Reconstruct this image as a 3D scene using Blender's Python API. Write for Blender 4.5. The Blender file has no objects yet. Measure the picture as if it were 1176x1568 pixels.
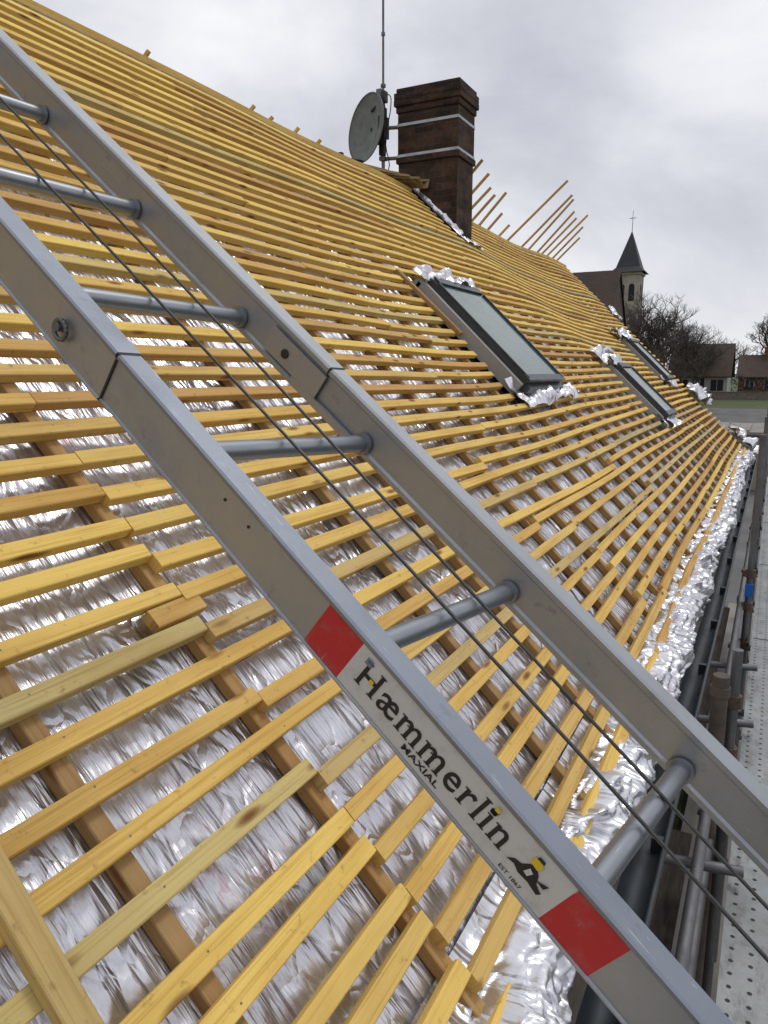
import bpy, math, random
from mathutils import Vector, Matrix, noise
random.seed(7)
sc=bpy.context.scene
CZ=5.0
# ------------------------------------------------------------------ materials
def newmat(name):
    m=bpy.data.materials.new(name); m.use_nodes=True
    nt=m.node_tree; b=nt.nodes["Principled BSDF"]; return m,nt,b
def N(nt,t,**k):
    n=nt.nodes.new(t)
    for a,v in k.items(): setattr(n,a,v)
    return n
def L(nt,a,b): nt.links.new(a,b)
def mapping(nt,src,scale):
    tc=N(nt,'ShaderNodeTexCoord'); mp=N(nt,'ShaderNodeMapping'); mp.inputs['Scale'].default_value=scale
    L(nt,tc.outputs[src],mp.inputs['Vector']); return mp.outputs['Vector']
def noise_n(nt,vec,scale,detail=4,rough=.55,dist=0):
    n=N(nt,'ShaderNodeTexNoise'); n.inputs['Scale'].default_value=scale; n.inputs['Detail'].default_value=detail
    n.inputs['Roughness'].default_value=rough; n.inputs['Distortion'].default_value=dist
    L(nt,vec,n.inputs['Vector']); return n.outputs['Fac']
def ramp(nt,fac,stops):
    r=N(nt,'ShaderNodeValToRGB'); e=r.color_ramp.elements
    while len(e)<len(stops): e.new(.5)
    for i,(p,c) in enumerate(stops):
        e[i].position=p; e[i].color=(c[0],c[1],c[2],1) if not isinstance(c,(int,float)) else (c,c,c,1)
    L(nt,fac,r.inputs['Fac']); return r.outputs['Color']
def mix(nt,fac,a,b,mode='MIX'):
    m=N(nt,'ShaderNodeMix',data_type='RGBA',blend_type=mode)
    for s,v in ((m.inputs[0],fac),(m.inputs[6],a),(m.inputs[7],b)):
        if isinstance(v,bpy.types.NodeSocket): L(nt,v,s)
        elif isinstance(v,(int,float)): s.default_value=v
        else: s.default_value=(v[0],v[1],v[2],1)
    return m.outputs[2]
def bump(nt,b,h,strength,dist,prev=None):
    n=N(nt,'ShaderNodeBump'); n.inputs['Strength'].default_value=strength; n.inputs['Distance'].default_value=dist
    L(nt,h,n.inputs['Height'])
    if prev: L(nt,prev,n.inputs['Normal'])
    L(nt,n.outputs['Normal'],b.inputs['Normal']); return n.outputs['Normal']
def simple(name,c1,c2=None,rough=.7,metal=0,scale=5,src='Object',bs=.2,bd=.01,stretch=(1,1,1)):
    m,nt,b=newmat(name)
    b.inputs['Roughness'].default_value=rough; b.inputs['Metallic'].default_value=metal
    if c2 is None: c2=tuple(x*.75 for x in c1)
    v=mapping(nt,src,stretch); f=noise_n(nt,v,scale,5)
    L(nt,ramp(nt,f,[(.3,c2),(.7,c1)]),b.inputs['Base Color'])
    if bs>0: bump(nt,b,f,bs,bd)
    return m

def wood(name,ca,cb,cc):
    m,nt,b=newmat(name)
    b.inputs['Roughness'].default_value=.75
    b.inputs['Specular IOR Level'].default_value=.3
    g=mapping(nt,'UV',(2.0,110,1)); grain=noise_n(nt,g,1.0,5,.6,1.0)
    big=noise_n(nt,mapping(nt,'UV',(1.6,7,1)),1.0,4,.6)
    at=N(nt,'ShaderNodeAttribute',attribute_name='tint')
    sep=N(nt,'ShaderNodeSeparateColor'); L(nt,at.outputs['Color'],sep.inputs['Color'])
    base=mix(nt,sep.outputs[0],ca,cb)
    base=mix(nt,sep.outputs[1],base,cc)
    dk=ramp(nt,grain,[(.34,(.66,.53,.38)),(.48,(.95,.93,.9)),(.7,(1.05,1.05,1.03))])
    col=mix(nt,.6,base,dk,'MULTIPLY')
    col=mix(nt,.6,col,ramp(nt,big,[(.3,(.70,.56,.42)),(.52,(1.0,1.0,1.0)),(.75,(1.08,1.1,1.15))]),'MULTIPLY')
    kv=N(nt,'ShaderNodeTexVoronoi'); kv.inputs['Scale'].default_value=1; kv.inputs['Randomness'].default_value=1
    L(nt,mapping(nt,'UV',(4.5,17,1)),kv.inputs['Vector'])
    kf=ramp(nt,kv.outputs['Distance'],[(.05,1.0),(.12,.75),(.22,0.0)])
    sepk=N(nt,'ShaderNodeSeparateColor'); L(nt,kv.outputs['Color'],sepk.inputs['Color'])
    gate=N(nt,'ShaderNodeMath',operation='GREATER_THAN'); gate.inputs[1].default_value=.45; L(nt,sepk.outputs[0],gate.inputs[0])
    mu=N(nt,'ShaderNodeMath',operation='MULTIPLY'); L(nt,kf,mu.inputs[0]); L(nt,gate.outputs[0],mu.inputs[1])
    col=mix(nt,mu.outputs[0],col,(.19,.075,.02))
    ds=noise_n(nt,mapping(nt,'UV',(30,30,1)),1.0,4,.7)
    col=mix(nt,ramp(nt,ds,[(.60,0.0),(.74,.65)]),col,(.18,.11,.05))
    L(nt,col,b.inputs['Base Color'])
    bump(nt,b,grain,.3,.002)
    return m
M_batten=wood('pine_batten',(.82,.575,.15),(.54,.31,.10),(.42,.38,.21))
M_counter=wood('pine_counter',(.45,.27,.10),(.33,.20,.08),(.28,.24,.15))

def foilmat(name,metal,base,rough,s1=.6,s2=.5,s3=.15):
    m,nt,b=newmat(name)
    b.inputs['Metallic'].default_value=metal
    big=noise_n(nt,mapping(nt,'UV',(8,2.2,1)),1.0,2.5,.5,.9)
    dark_refl=noise_n(nt,mapping(nt,'UV',(3,2,1)),1.0,6,.7)
    streak=noise_n(nt,mapping(nt,'UV',(95,3.5,1)),1.0,3,.5,.6)
    gate=noise_n(nt,mapping(nt,'UV',(3.5,2.6,1)),1.0,2)
    fine=noise_n(nt,mapping(nt,'UV',(60,26,1)),1.0,4,.6,1.2)
    # sharp crease lines
    cr=N(nt,'ShaderNodeTexVoronoi',feature='DISTANCE_TO_EDGE'); cr.inputs['Scale'].default_value=1
    wv=mapping(nt,'UV',(15,6.5,1)); nz=N(nt,'ShaderNodeTexNoise'); nz.inputs['Scale'].default_value=.9; L(nt,wv,nz.inputs['Vector'])
    ad=N(nt,'ShaderNodeVectorMath',operation='ADD'); L(nt,wv,ad.inputs[0]); L(nt,nz.outputs['Color'],ad.inputs[1]); L(nt,ad.outputs[0],cr.inputs['Vector'])
    crf=ramp(nt,cr.outputs['Distance'],[(0.0,0.0),(.12,.8),(.4,1.0)])
    col=mix(nt,ramp(nt,dark_refl,[(.46,0.0),(.72,.6)]),base,tuple(x*.5 for x in base))  # noise patches of darker base colour: painted stand-in for dark reflections in the foil
    pr=noise_n(nt,mapping(nt,'UV',(45,28,1)),1.0,2,.5); pg=noise_n(nt,mapping(nt,'UV',(1.6,1.6,1)),1.0,1)
    pm=N(nt,'ShaderNodeMath',operation='MULTIPLY'); L(nt,ramp(nt,pr,[(.56,0.0),(.6,.35)]),pm.inputs[0]); L(nt,ramp(nt,pg,[(.60,0.0),(.66,1.0)]),pm.inputs[1])
    col=mix(nt,pm.outputs[0],col,(.50,.18,.25))
    L(nt,col,b.inputs['Base Color'])
    L(nt,ramp(nt,gate,[(.35,rough*.8),(.65,rough*1.35)]),b.inputs['Roughness'])
    p=bump(nt,b,big,s1,.07)
    p=bump(nt,b,crf,.35*s1,.012,p)
    sm_=N(nt,'ShaderNodeMath',operation='MULTIPLY'); L(nt,streak,sm_.inputs[0]); L(nt,ramp(nt,gate,[(.36,.2),(.6,1.0)]),sm_.inputs[1])
    p=bump(nt,b,sm_.outputs[0],s2,.011,p)
    bump(nt,b,fine,s3,.005,p)
    return m
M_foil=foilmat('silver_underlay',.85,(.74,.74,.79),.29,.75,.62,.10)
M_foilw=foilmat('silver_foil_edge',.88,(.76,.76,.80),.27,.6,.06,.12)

def alumat(name,c=(.60,.61,.63),rough=.36):
    m,nt,b=newmat(name); b.inputs['Metallic'].default_value=.85
    f=noise_n(nt,mapping(nt,'UV',(6,6,1)),1,6,.65)
    s=noise_n(nt,mapping(nt,'UV',(2,500,1)),1,3,.6)
    d=noise_n(nt,mapping(nt,'UV',(28,28,1)),1,6,.75)
    sc2=noise_n(nt,mapping(nt,'UV',(9,160,1)),1,4,.7,1.5)
    col=mix(nt,ramp(nt,f,[(.35,0.0),(.72,.6)]),c,tuple(x*.66 for x in c))
    col=mix(nt,ramp(nt,d,[(.60,0.0),(.72,.55)]),col,(.16,.16,.16))
    col=mix(nt,ramp(nt,sc2,[(.66,0.0),(.69,.5)]),col,(.72,.72,.74))
    L(nt,col,b.inputs['Base Color'])
    L(nt,ramp(nt,f,[(.3,rough*.8),(.7,rough*1.5)]),b.inputs['Roughness'])
    bump(nt,b,s,.12,.001)
    return m
M_alu=alumat('brushed_aluminium',(.42,.44,.47),.42)
M_lip=alumat('worn_aluminium_lip',(.29,.32,.37),.42)
M_galv=alumat('galvanised_steel',(.40,.42,.44),.42)
M_rung=alumat('rung_aluminium',(.33,.35,.38),.36)
M_tube=alumat('old_scaffold_tube',(.20,.20,.21),.55)
def sticker(name,c):
    m,nt,b=newmat(name); b.inputs['Roughness'].default_value=.42
    f=noise_n(nt,mapping(nt,'UV',(120,14,1)),1,5,.7,.5)
    g=noise_n(nt,mapping(nt,'UV',(35,35,1)),1,5,.7)
    col=mix(nt,ramp(nt,f,[(.66,0.0),(.69,.6)]),c,(.5,.49,.47))
    col=mix(nt,ramp(nt,g,[(.5,0.0),(.75,.4)]),col,(.22,.20,.18))
    L(nt,col,b.inputs['Base Color']); return m
M_red=sticker('red_sticker',(.48,.02,.025))
M_white=sticker('white_sticker',(.55,.55,.545))
M_ink=simple('black_ink',(.012,.012,.014),rough=.5,bs=0)
M_yel=simple('yellow_ink',(.75,.55,.03),rough=.5,bs=0)
M_bluegrey=simple('grey_ink',(.16,.22,.30),rough=.5,bs=0)
M_black=simple('black_plastic',(.02,.02,.022),rough=.5,bs=.1)
M_cable=simple('steel_cable',(.09,.09,.09),rough=.45,metal=.7,scale=300,bs=0)
M_zinc=simple('dark_zinc',(.05,.06,.07),(.03,.035,.04),rough=.45,metal=.5,scale=8)
M_frame=simple('anthracite_frame',(.055,.065,.07),(.035,.04,.045),rough=.4,metal=.3,scale=10)
M_plaster=simple('old_render',(.20,.165,.13),(.10,.085,.07),rough=.9,scale=3,bs=.5)
M_beige=simple('limestone',(.42,.37,.30),(.27,.24,.19),rough=.9,scale=.6,bs=.2)
M_slate=simple('slate',(.028,.03,.04),(.016,.018,.023),rough=.6,scale=1.2,bs=.2)
M_dark=simple('dark_opening',(.012,.012,.014),rough=.8,bs=0)
M_whitew=simple('white_wall',(.38,.36,.33),(.27,.26,.24),rough=.85,scale=1,bs=.1)
M_bark=simple('bark',(.11,.09,.07),(.06,.05,.042),rough=.9,scale=3,bs=0)
M_bush=simple('winter_scrub',(.065,.055,.042),(.03,.03,.024),rough=.95,scale=2,bs=0)
M_blue=simple('blue_tag',(.02,.14,.5),rough=.4,bs=0)
M_dish=simple('grey_dish',(.17,.18,.165),(.10,.11,.10),rough=.6,scale=12,bs=0)
M_rust=simple('rusty_coupler',(.16,.11,.08),(.07,.05,.04),rough=.7,metal=.3,scale=60,bs=.3)

def tilemat(name,c1,c2,sc=4.0):
    m,nt,b=newmat(name); b.inputs['Roughness'].default_value=.85
    br=N(nt,'ShaderNodeTexBrick'); br.inputs['Scale'].default_value=sc
    br.inputs['Color1'].default_value=(*c1,1); br.inputs['Color2'].default_value=(*c2,1)
    br.inputs['Mortar'].default_value=(c2[0]*.35,c2[1]*.35,c2[2]*.35,1); br.inputs['Mortar Size'].default_value=.03
    v=mapping(nt,'UV',(1,1,1)); L(nt,v,br.inputs['Vector'])
    f=noise_n(nt,v,.8,6,.7)
    col=mix(nt,.7,br.outputs['Color'],ramp(nt,f,[(.3,(.45,.45,.42)),(.7,(1.2,1.15,1.1))]),'MULTIPLY')
    L(nt,col,b.inputs['Base Color']); bump(nt,b,br.outputs['Fac'],-.5,.03)
    return m
M_tile=tilemat('brown_plain_tiles',(.085,.057,.038),(.058,.038,.027))
def brickmat(name,c1,c2,mor):
    m,nt,b=newmat(name); b.inputs['Roughness'].default_value=.92
    b.inputs['Specular IOR Level'].default_value=.2
    br=N(nt,'ShaderNodeTexBrick'); br.inputs['Scale'].default_value=1.0
    br.inputs['Brick Width'].default_value=.22; br.inputs['Row Height'].default_value=.067; br.inputs['Mortar Size'].default_value=.006
    br.inputs['Mortar Smooth'].default_value=.3
    br.inputs['Bias'].default_value=0
    br.inputs['Color1'].default_value=(*c1,1); br.inputs['Color2'].default_value=(*c2,1); br.inputs['Mortar'].default_value=(*mor,1)
    v=mapping(nt,'UV',(1,1,1))
    wn=N(nt,'ShaderNodeTexNoise'); wn.inputs['Scale'].default_value=14; L(nt,v,wn.inputs['Vector'])
    sc_=N(nt,'ShaderNodeVectorMath',operation='SCALE'); sc_.inputs['Scale'].default_value=.012; L(nt,wn.outputs['Color'],sc_.inputs[0])
    ad=N(nt,'ShaderNodeVectorMath',operation='ADD'); L(nt,v,ad.inputs[0]); L(nt,sc_.outputs[0],ad.inputs[1])
    L(nt,ad.outputs[0],br.inputs['Vector'])
    f=noise_n(nt,v,3,6,.7); g=noise_n(nt,v,25,4,.7)
    col=mix(nt,.9,br.outputs['Color'],ramp(nt,f,[(.36,(.36,.38,.38)),(.62,(1.1,1.0,.92))]),'MULTIPLY')
    col=mix(nt,.45,col,ramp(nt,g,[(.3,(.5,.5,.5)),(.7,(1.2,1.2,1.2))]),'MULTIPLY')
    L(nt,col,b.inputs['Base Color'])
    p=bump(nt,b,br.outputs['Fac'],-.8,.012); bump(nt,b,g,.4,.006,p)
    return m
M_brick=brickmat('sooty_brick',(.105,.062,.042),(.042,.032,.027),(.068,.06,.05))
M_redbrick=brickmat('red_brick',(.20,.085,.055),(.15,.07,.05),(.2,.17,.15))
M_barnwall=simple('barn_brick_gable',(.085,.055,.04),(.045,.033,.027),rough=.9,scale=2,bs=.2)
def glassmat():
    m,nt,b=newmat('roof_glass')
    b.inputs['Specular IOR Level'].default_value=.6
    f=noise_n(nt,mapping(nt,'UV',(4,4,1)),1,5,.7)
    L(nt,ramp(nt,f,[(.35,(.035,.085,.078)),(.7,(.07,.13,.12))]),b.inputs['Base Color'])
    L(nt,ramp(nt,f,[(.35,.06),(.7,.25)]),b.inputs['Roughness'])
    b.inputs['Metallic'].default_value=.1
    return m
M_glass=glassmat()
def deckmat():
    m,nt,b=newmat('perforated_steel_deck'); b.inputs['Metallic'].default_value=.5; b.inputs['Roughness'].default_value=.5
    v=mapping(nt,'UV',(16,16,1))
    fr=N(nt,'ShaderNodeVectorMath',operation='FRACTION'); L(nt,v,fr.inputs[0])
    sb=N(nt,'ShaderNodeVectorMath',operation='DISTANCE'); sb.inputs[1].default_value=(.5,.5,0); L(nt,fr.outputs[0],sb.inputs[0])
    f=noise_n(nt,mapping(nt,'UV',(2,2,1)),1,6,.7); g=noise_n(nt,mapping(nt,'UV',(14,5,1)),1,6,.75)
    col=ramp(nt,f,[(.3,(.20,.21,.21)),(.7,(.38,.40,.40))])
    col=mix(nt,ramp(nt,g,[(.50,0.0),(.66,.7)]),col,(.13,.115,.10))
    hole=ramp(nt,sb.outputs['Value'],[(.11,1.0),(.15,0.0)])
    L(nt,mix(nt,hole,col,(.03,.03,.03)),b.inputs['Base Color'])
    bump(nt,b,hole,-.6,.004)
    return m
M_deck=deckmat()

# ------------------------------------------------------------------ mesh builder
class MB:
    def __init__(s): s.v=[];s.f=[];s.uv=[];s.mi=[];s.t=[];s.sm=[]
    def add(s,verts,faces,uvs=None,mi=0,tint=(0,0,0),smooth=False):
        o=len(s.v); s.v+=[tuple(p) for p in verts]; s.t+=[tint]*len(verts)
        for i,f in enumerate(faces):
            s.f.append([o+k for k in f]); s.mi.append(mi); s.sm.append(smooth)
            if uvs: s.uv.append(uvs[i])
            else:
                P=[Vector(verts[k]) for k in f]; n=(P[1]-P[0]).cross(P[2]-P[0])
                a=max(range(3),key=lambda q:abs(n[q]))
                if a==0: s.uv.append([(p.y,p.z) for p in P])
                elif a==1: s.uv.append([(p.x,p.z) for p in P])
                else: s.uv.append([(p.x,p.y) for p in P])
    def obj(s,name,mats,parent=None,xf=None):
        me=bpy.data.meshes.new(name)
        vs=s.v if xf is None else [tuple(xf(p)) for p in s.v]
        me.from_pydata(vs,[],s.f)
        for m in mats: me.materials.append(m)
        me.polygons.foreach_set('material_index',s.mi)
        me.polygons.foreach_set('use_smooth',s.sm)
        ul=me.uv_layers.new(name='UVMap'); flat=[c for fu in s.uv for p in fu for c in p]
        ul.data.foreach_set('uv',flat)
        ca=me.color_attributes.new('tint','FLOAT_COLOR','POINT')
        ca.data.foreach_set('color',[c for t in s.t for c in (*t,1.0)])
        me.update()
        o=bpy.data.objects.new(name,me); sc.collection.objects.link(o)
        if parent: o.parent=parent
        return o
    def box(s,c,size,mat=None,mi=0,tint=(0,0,0)):
        c=Vector(c);h=[x/2 for x in size]
        V=[Vector((sx*h[0],sy*h[1],sz*h[2])) for sx in(-1,1) for sy in(-1,1) for sz in(-1,1)]
        F=[(0,1,3,2),(4,6,7,5),(0,4,5,1),(2,3,7,6),(0,2,6,4),(1,5,7,3)]
        U=[]
        for f in F:
            P=[V[k] for k in f]; n=(P[1]-P[0]).cross(P[2]-P[0]); a=max(range(3),key=lambda q:abs(n[q]))
            e=[(p+c) for p in P]
            U.append([((p.y,p.z),(p.x,p.z),(p.x,p.y))[a] for p in e])
        W=[c+(mat@p if mat else p) for p in V]
        s.add(W,F,U,mi,tint)
    def tube(s,p0,p1,r0,r1=None,n=10,mi=0,cap=True,tint=(0,0,0)):
        p0=Vector(p0);p1=Vector(p1); r1=r0 if r1 is None else r1
        d=p1-p0; Ln=d.length
        if Ln<1e-6: return
        d/=Ln; a=d.orthogonal().normalized(); b=d.cross(a)
        V=[];F=[];U=[]
        for p,r in((p0,r0),(p1,r1)):
            for i in range(n):
                t=2*math.pi*i/n; V.append(p+a*math.cos(t)*r+b*math.sin(t)*r)
        for i in range(n):
            j=(i+1)%n; F.append((i,j,n+j,n+i)); u0=i/n*6.28*r0;u1=(i+1)/n*6.28*r0
            U.append([(0,u0),(0,u1),(Ln,u1),(Ln,u0)])
        s.add(V,F,U,mi,tint,smooth=True)
        if cap:
            s.add(V[:n],[tuple(range(n))[::-1]],None,mi,tint); s.add(V[n:],[tuple(range(n))],None,mi,tint)
    def sweep(s,path,prof,side,up,u0=0,v0=0,mi=0,tint=(0,0,0),cap=True,mis=None):
        n=len(prof);V=[];F=[];U=[];M=[]
        per=[0]
        for i in range(n): 
            q=prof[(i+1)%n]; per.append(per[-1]+math.dist(prof[i],q))
        ln=[0]
        for i in range(1,len(path)): ln.append(ln[-1]+(Vector(path[i])-Vector(path[i-1])).length)
        for p in path:
            p=Vector(p)
            for a,b in prof: V.append(p+side*a+up*b)
        for k in range(len(path)-1):
            for i in range(n):
                j=(i+1)%n
                f=(k*n+i,k*n+j,(k+1)*n+j,(k+1)*n+i)
                uu=[(ln[k]+u0,per[i]+v0),(ln[k]+u0,per[i+1]+v0),(ln[k+1]+u0,per[i+1]+v0),(ln[k+1]+u0,per[i]+v0)]
                F.append(f);U.append(uu);M.append(mis[i] if mis else mi)
        o=len(s.v); s.v+=[tuple(p) for p in V]; s.t+=[tint]*len(V)
        for f,uu,m in zip(F,U,M):
            s.f.append([o+k for k in f]);s.uv.append(uu);s.mi.append(m);s.sm.append(False)
        if cap:
            for base,rev in((0,True),((len(path)-1)*n,False)):
                f=[o+base+i for i in range(n)]
                if rev: f=f[::-1]
                s.f.append(f); s.uv.append([(u0+.02*(prof[i%n][0]),v0+prof[i%n][1]) for i in range(n)]); s.mi.append(mi); s.sm.append(False)
def empty(name,loc=(0,0,0)):
    e=bpy.data.objects.new(name,None); sc.collection.objects.link(e); e.empty_display_size=.2; return e

# ------------------------------------------------------------------ roof frame
TH=math.radians(44); d=1.2
UP=Vector((-math.cos(TH),0,math.sin(TH))); NN=Vector((math.sin(TH),0,math.cos(TH))); YY=Vector((0,1,0))
def sm(a,b,x):
    t=max(0,min(1,(x-a)/(b-a))); return t*t*(3-2*t)
def H(s,y):
    k=sm(1.5,6,y)
    return k*(.018*math.sin(.95*y+.5)+.020*math.sin(.55*y+.9*s+2)+.010*math.sin(2.1*y+1.3*s))
def RP(s,y,h=0.0):
    return UP*s+YY*y+NN*(h-d+H(s,y))+Vector((0,0,CZ))
S_R=4.08; S_E=-.62; Y0=-2.2; Y1=14.6
GA=.104; BH=.032; CH=.033; BF=-BH; FZ=-(BH+CH)
house=empty('house_under_renovation')
wins=[(1.07,2.12,5.12,6.10),(.44,1.27,9.0,9.8),(1.05,1.95,12.7,13.5)]
cuts=[(a-.10,b+.14,c-.12,e+.10) for a,b,c,e in wins]+[(3.28,4.3,7.84,8.43)]
def cprof(w,h,c=.0025):
    return [(-w/2+c,0),(w/2-c,0),(w/2,c),(w/2,h-c),(w/2-c,h),(-w/2+c,h),(-w/2,h-c),(-w/2,c)]
mb=MB(); nails=MB()
bay=.452; yb0=.812; YJ=yb0+bay
s=S_E; row=0
while s<S_R-.02:
    green=1 if random.random()<.13 else 0
    rowt=random.uniform(-.05,.12)
    segs=[(Y0,Y1+random.uniform(-.05,.12))]
    for (a,b,c,e) in cuts:
        if a<s<b:
            ns=[]
            for (p,q) in segs:
                if q<c or p>e: ns.append((p,q))
                else:
                    if c>p: ns.append((p,c+random.uniform(-.03,.03)))
                    if e<q: ns.append((e+random.uniform(-.02,.02),q))
            segs=ns
    for (p,q) in segs:
        br=[p]
        y=yb0+bay*math.floor((p-yb0)/bay)+bay*random.randint(3,9)
        while y<q-.2:
            if y-br[-1]>.3: br.append(y)
            y+=bay*random.choice([5,6,9,9,10])
        if s<1.0 and p<1.2 and random.random()<.8:
            br=[b for b in br if abs(b-YJ)>1.0]+[YJ]; br.sort()
        br.append(q)
        for i in range(len(br)-1):
            a0,a1=br[i]+.0015,br[i+1]-.0015
            n=max(2,int((a1-a0)/.35)+1)
            off=random.uniform(-.005,.005)-(.024 if (br[i]>=1.2 and s<1.0 and br[i]<2) else 0)*(1-sm(.3,1.0,s))
            rot=random.uniform(-.003,.003)+(random.uniform(-.006,.006) if s<.8 and a0<3 else 0); ho=random.uniform(-.001,.0015)
            t=min(1,max(0,random.gauss(.16,.18)+rowt))
            if random.random()<.10: t=random.uniform(.45,1)
            g=min(1,max(0,green*.6+random.uniform(-.25,.15)))
            if br[i]>=1.2 and s<.6: t=min(1,t+random.uniform(.0,.4))
            pa=[]
            ph=random.random()*6
            cen=lambda yy: s+off+rot*(yy-a0)+.0035*math.sin(yy*1.7+ph)
            for k in range(n+1):
                yy=a0+(a1-a0)*k/n
                pa.append(RP(cen(yy),yy,BF+ho))
            mb.sweep(pa,cprof(.041+random.uniform(-.002,.003),BH),UP,NN,random.random()*50,random.random()*20,0,(t,g,0))
            if a0<4:
                yb=yb0+bay*math.ceil((max(a0,-.3)-yb0)/bay)
                while yb<min(a1,4.5):
                    yn=min(max(yb,a0+.015),a1-.015)+random.uniform(-.006,.006)
                    c_=RP(cen(yn)+random.uniform(-.008,.008),yn,ho+.0006)
                    nails.add([c_+UP*.0022*math.cos(q_*.785)+YY*.0022*math.sin(q_*.785) for q_ in range(8)],[tuple(range(8))])
                    yb+=bay
    s+=GA; row+=1
battens=mb.obj('roof_battens',[M_batten],house)
nails.obj('nail_heads',[M_tube],house)
mb=MB(); y=yb0-bay*6
while y<Y1:
    segs=[(S_E-.06+random.uniform(-.04,.03),S_R)]
    for (a,b,c,e) in cuts:
        if c+.05<y<e-.05:
            ns=[]
            for p,q in segs:
                if q<a or p>b: ns.append((p,q))
                else: 
                    if a>p: ns.append((p,a))
                    if b<q: ns.append((b,q))
            segs=ns
    yo=y+(random.uniform(-.008,.008) if abs(y-YJ)>.1 else 0)
    for p,q in segs:
        br=[p]; z=p+random.uniform(1.2,2.6)
        while z<q-.3: br.append(z); z+=random.uniform(1.8,2.6)
        br.append(q)
        for i in range(len(br)-1):
            dy=random.uniform(-.008,.008)
            pa=[RP(br[i]+.002+(br[i+1]-br[i]-.004)*k/8,yo+dy,FZ) for k in range(9)]
            t=random.random()*.8
            mb.sweep(pa,cprof(.040,CH-.0002),YY,NN,random.random()*40,random.random()*10,0,(t,random.random()*.3,0))
    y+=bay
mb.obj('counter_battens',[M_counter],house)
def frange(a,b,st):
    r=[];x=a
    while x<b-1e-6: r.append(x); x+=st
    r.append(b); return r
def rid(x,y,z): 
    return 1-abs(noise.noise(Vector((x,y,z))))*2
ys=frange(Y0,-.2,.1)[:-1]+frange(-.2,4.2,.02)[:-1]+frange(4.2,Y1,.06)
ss=frange(-.66,2.2,.026)[:-1]+frange(2.2,S_R,.06)
def fh(s,y):
    ph=((y-yb0)/bay)%1.0
    sag=math.sin(math.pi*ph)
    a=rid(y*5+s*1.6,s*1.6,1.3)*.62+rid(y*12-s*2,s*2.0,4.1)*.20
    return FZ-.002-.018*sag+ a*.012*sag**.6
V=[];F=[];UV=[]
for i,sv in enumerate(ss):
    for yv in ys: V.append(RP(sv,yv,fh(sv,yv)))
ny=len(ys)
for i in range(len(ss)-1):
    for j in range(ny-1):
        F.append((i*ny+j,i*ny+j+1,(i+1)*ny+j+1,(i+1)*ny+j))
        UV.append([(ys[j],ss[i]),(ys[j+1],ss[i]),(ys[j+1],ss[i+1]),(ys[j],ss[i+1])])
mb=MB(); mb.add(V,F,UV,0,(0,0,0),True)
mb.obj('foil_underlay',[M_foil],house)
XR=RP(S_R,0,0).x; ZR=RP(S_R,0,0).z
mb=MB()
U2=Vector((math.cos(TH),0,math.sin(TH))); N2=Vector((-math.sin(TH),0,math.cos(TH)))
def RB(t,y,h=0): 
    b=RP(S_R,y,0); return b-U2*t+N2*h
pa=frange(Y0,Y1,.5)
V=[];F=[]
for yv in pa: V+= [RB(0,yv,FZ),RB(4.75,yv,FZ)]
for k in range(len(pa)-1): F.append((2*k,2*k+1,2*k+3,2*k+2))
mb.add(V,F,None,0)
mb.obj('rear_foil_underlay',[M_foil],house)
mb=MB()
t=.03
while t<4.7:
    mb.sweep([RB(t,yv,BF) for yv in pa],cprof(.04,BH),U2,N2,random.random()*30,random.random()*9,0,(random.random()*.5,0,0)); t+=.114
mb.obj('rear_roof_battens',[M_batten],house)
mb=MB()
for (ya,yb,tt_) in((Y0,7.8,.35),(8.45,Y1,.15)):
    mb.sweep([RP(S_R,yv,0)+Vector((0,0,.0)) for yv in frange(ya,yb,.4)],[(-.025,-.05),(.025,-.05),(.025,.004),(-.025,.004)],Vector((1,0,0)),Vector((0,0,1)),0,0,0,(tt_,.1,0))
mb.obj('ridge_board',[M_batten],house)
mb=MB()
ez=RP(-.75,0,0).z
mb.box((-.62-3.1,(Y0+Y1)/2,(ez+.05)/2),(6.2,Y1-Y0-.3,ez-.15))
for yy in(Y0+.15,Y1-.15):
    mb.add([(-.62,yy,ez-.1),(-6.9,yy,ez-.1),(XR,yy,ZR-.12)],[(0,1,2)])
mb.obj('rendered_walls',[M_plaster],house)
mb=MB()
fy=frange(Y0,Y1,.5)
mb.sweep([RP(-.66,y,-.087) for y in fy],[(-.012,-.13),(.012,-.13),(.012,.01),(-.012,.01)],UP,NN,0,0,0,(.9,.3,0))
y=yb0-bay*6
while y<Y1:
    mb.sweep([RP(-.64,y,-.207),RP(.2,y,-.207)],cprof(.065,.12),YY,NN,random.random()*9,0,0,(.9,.3,0)); y+=bay
mb.obj('fascia_and_rafter_feet',[M_counter],house)

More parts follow.
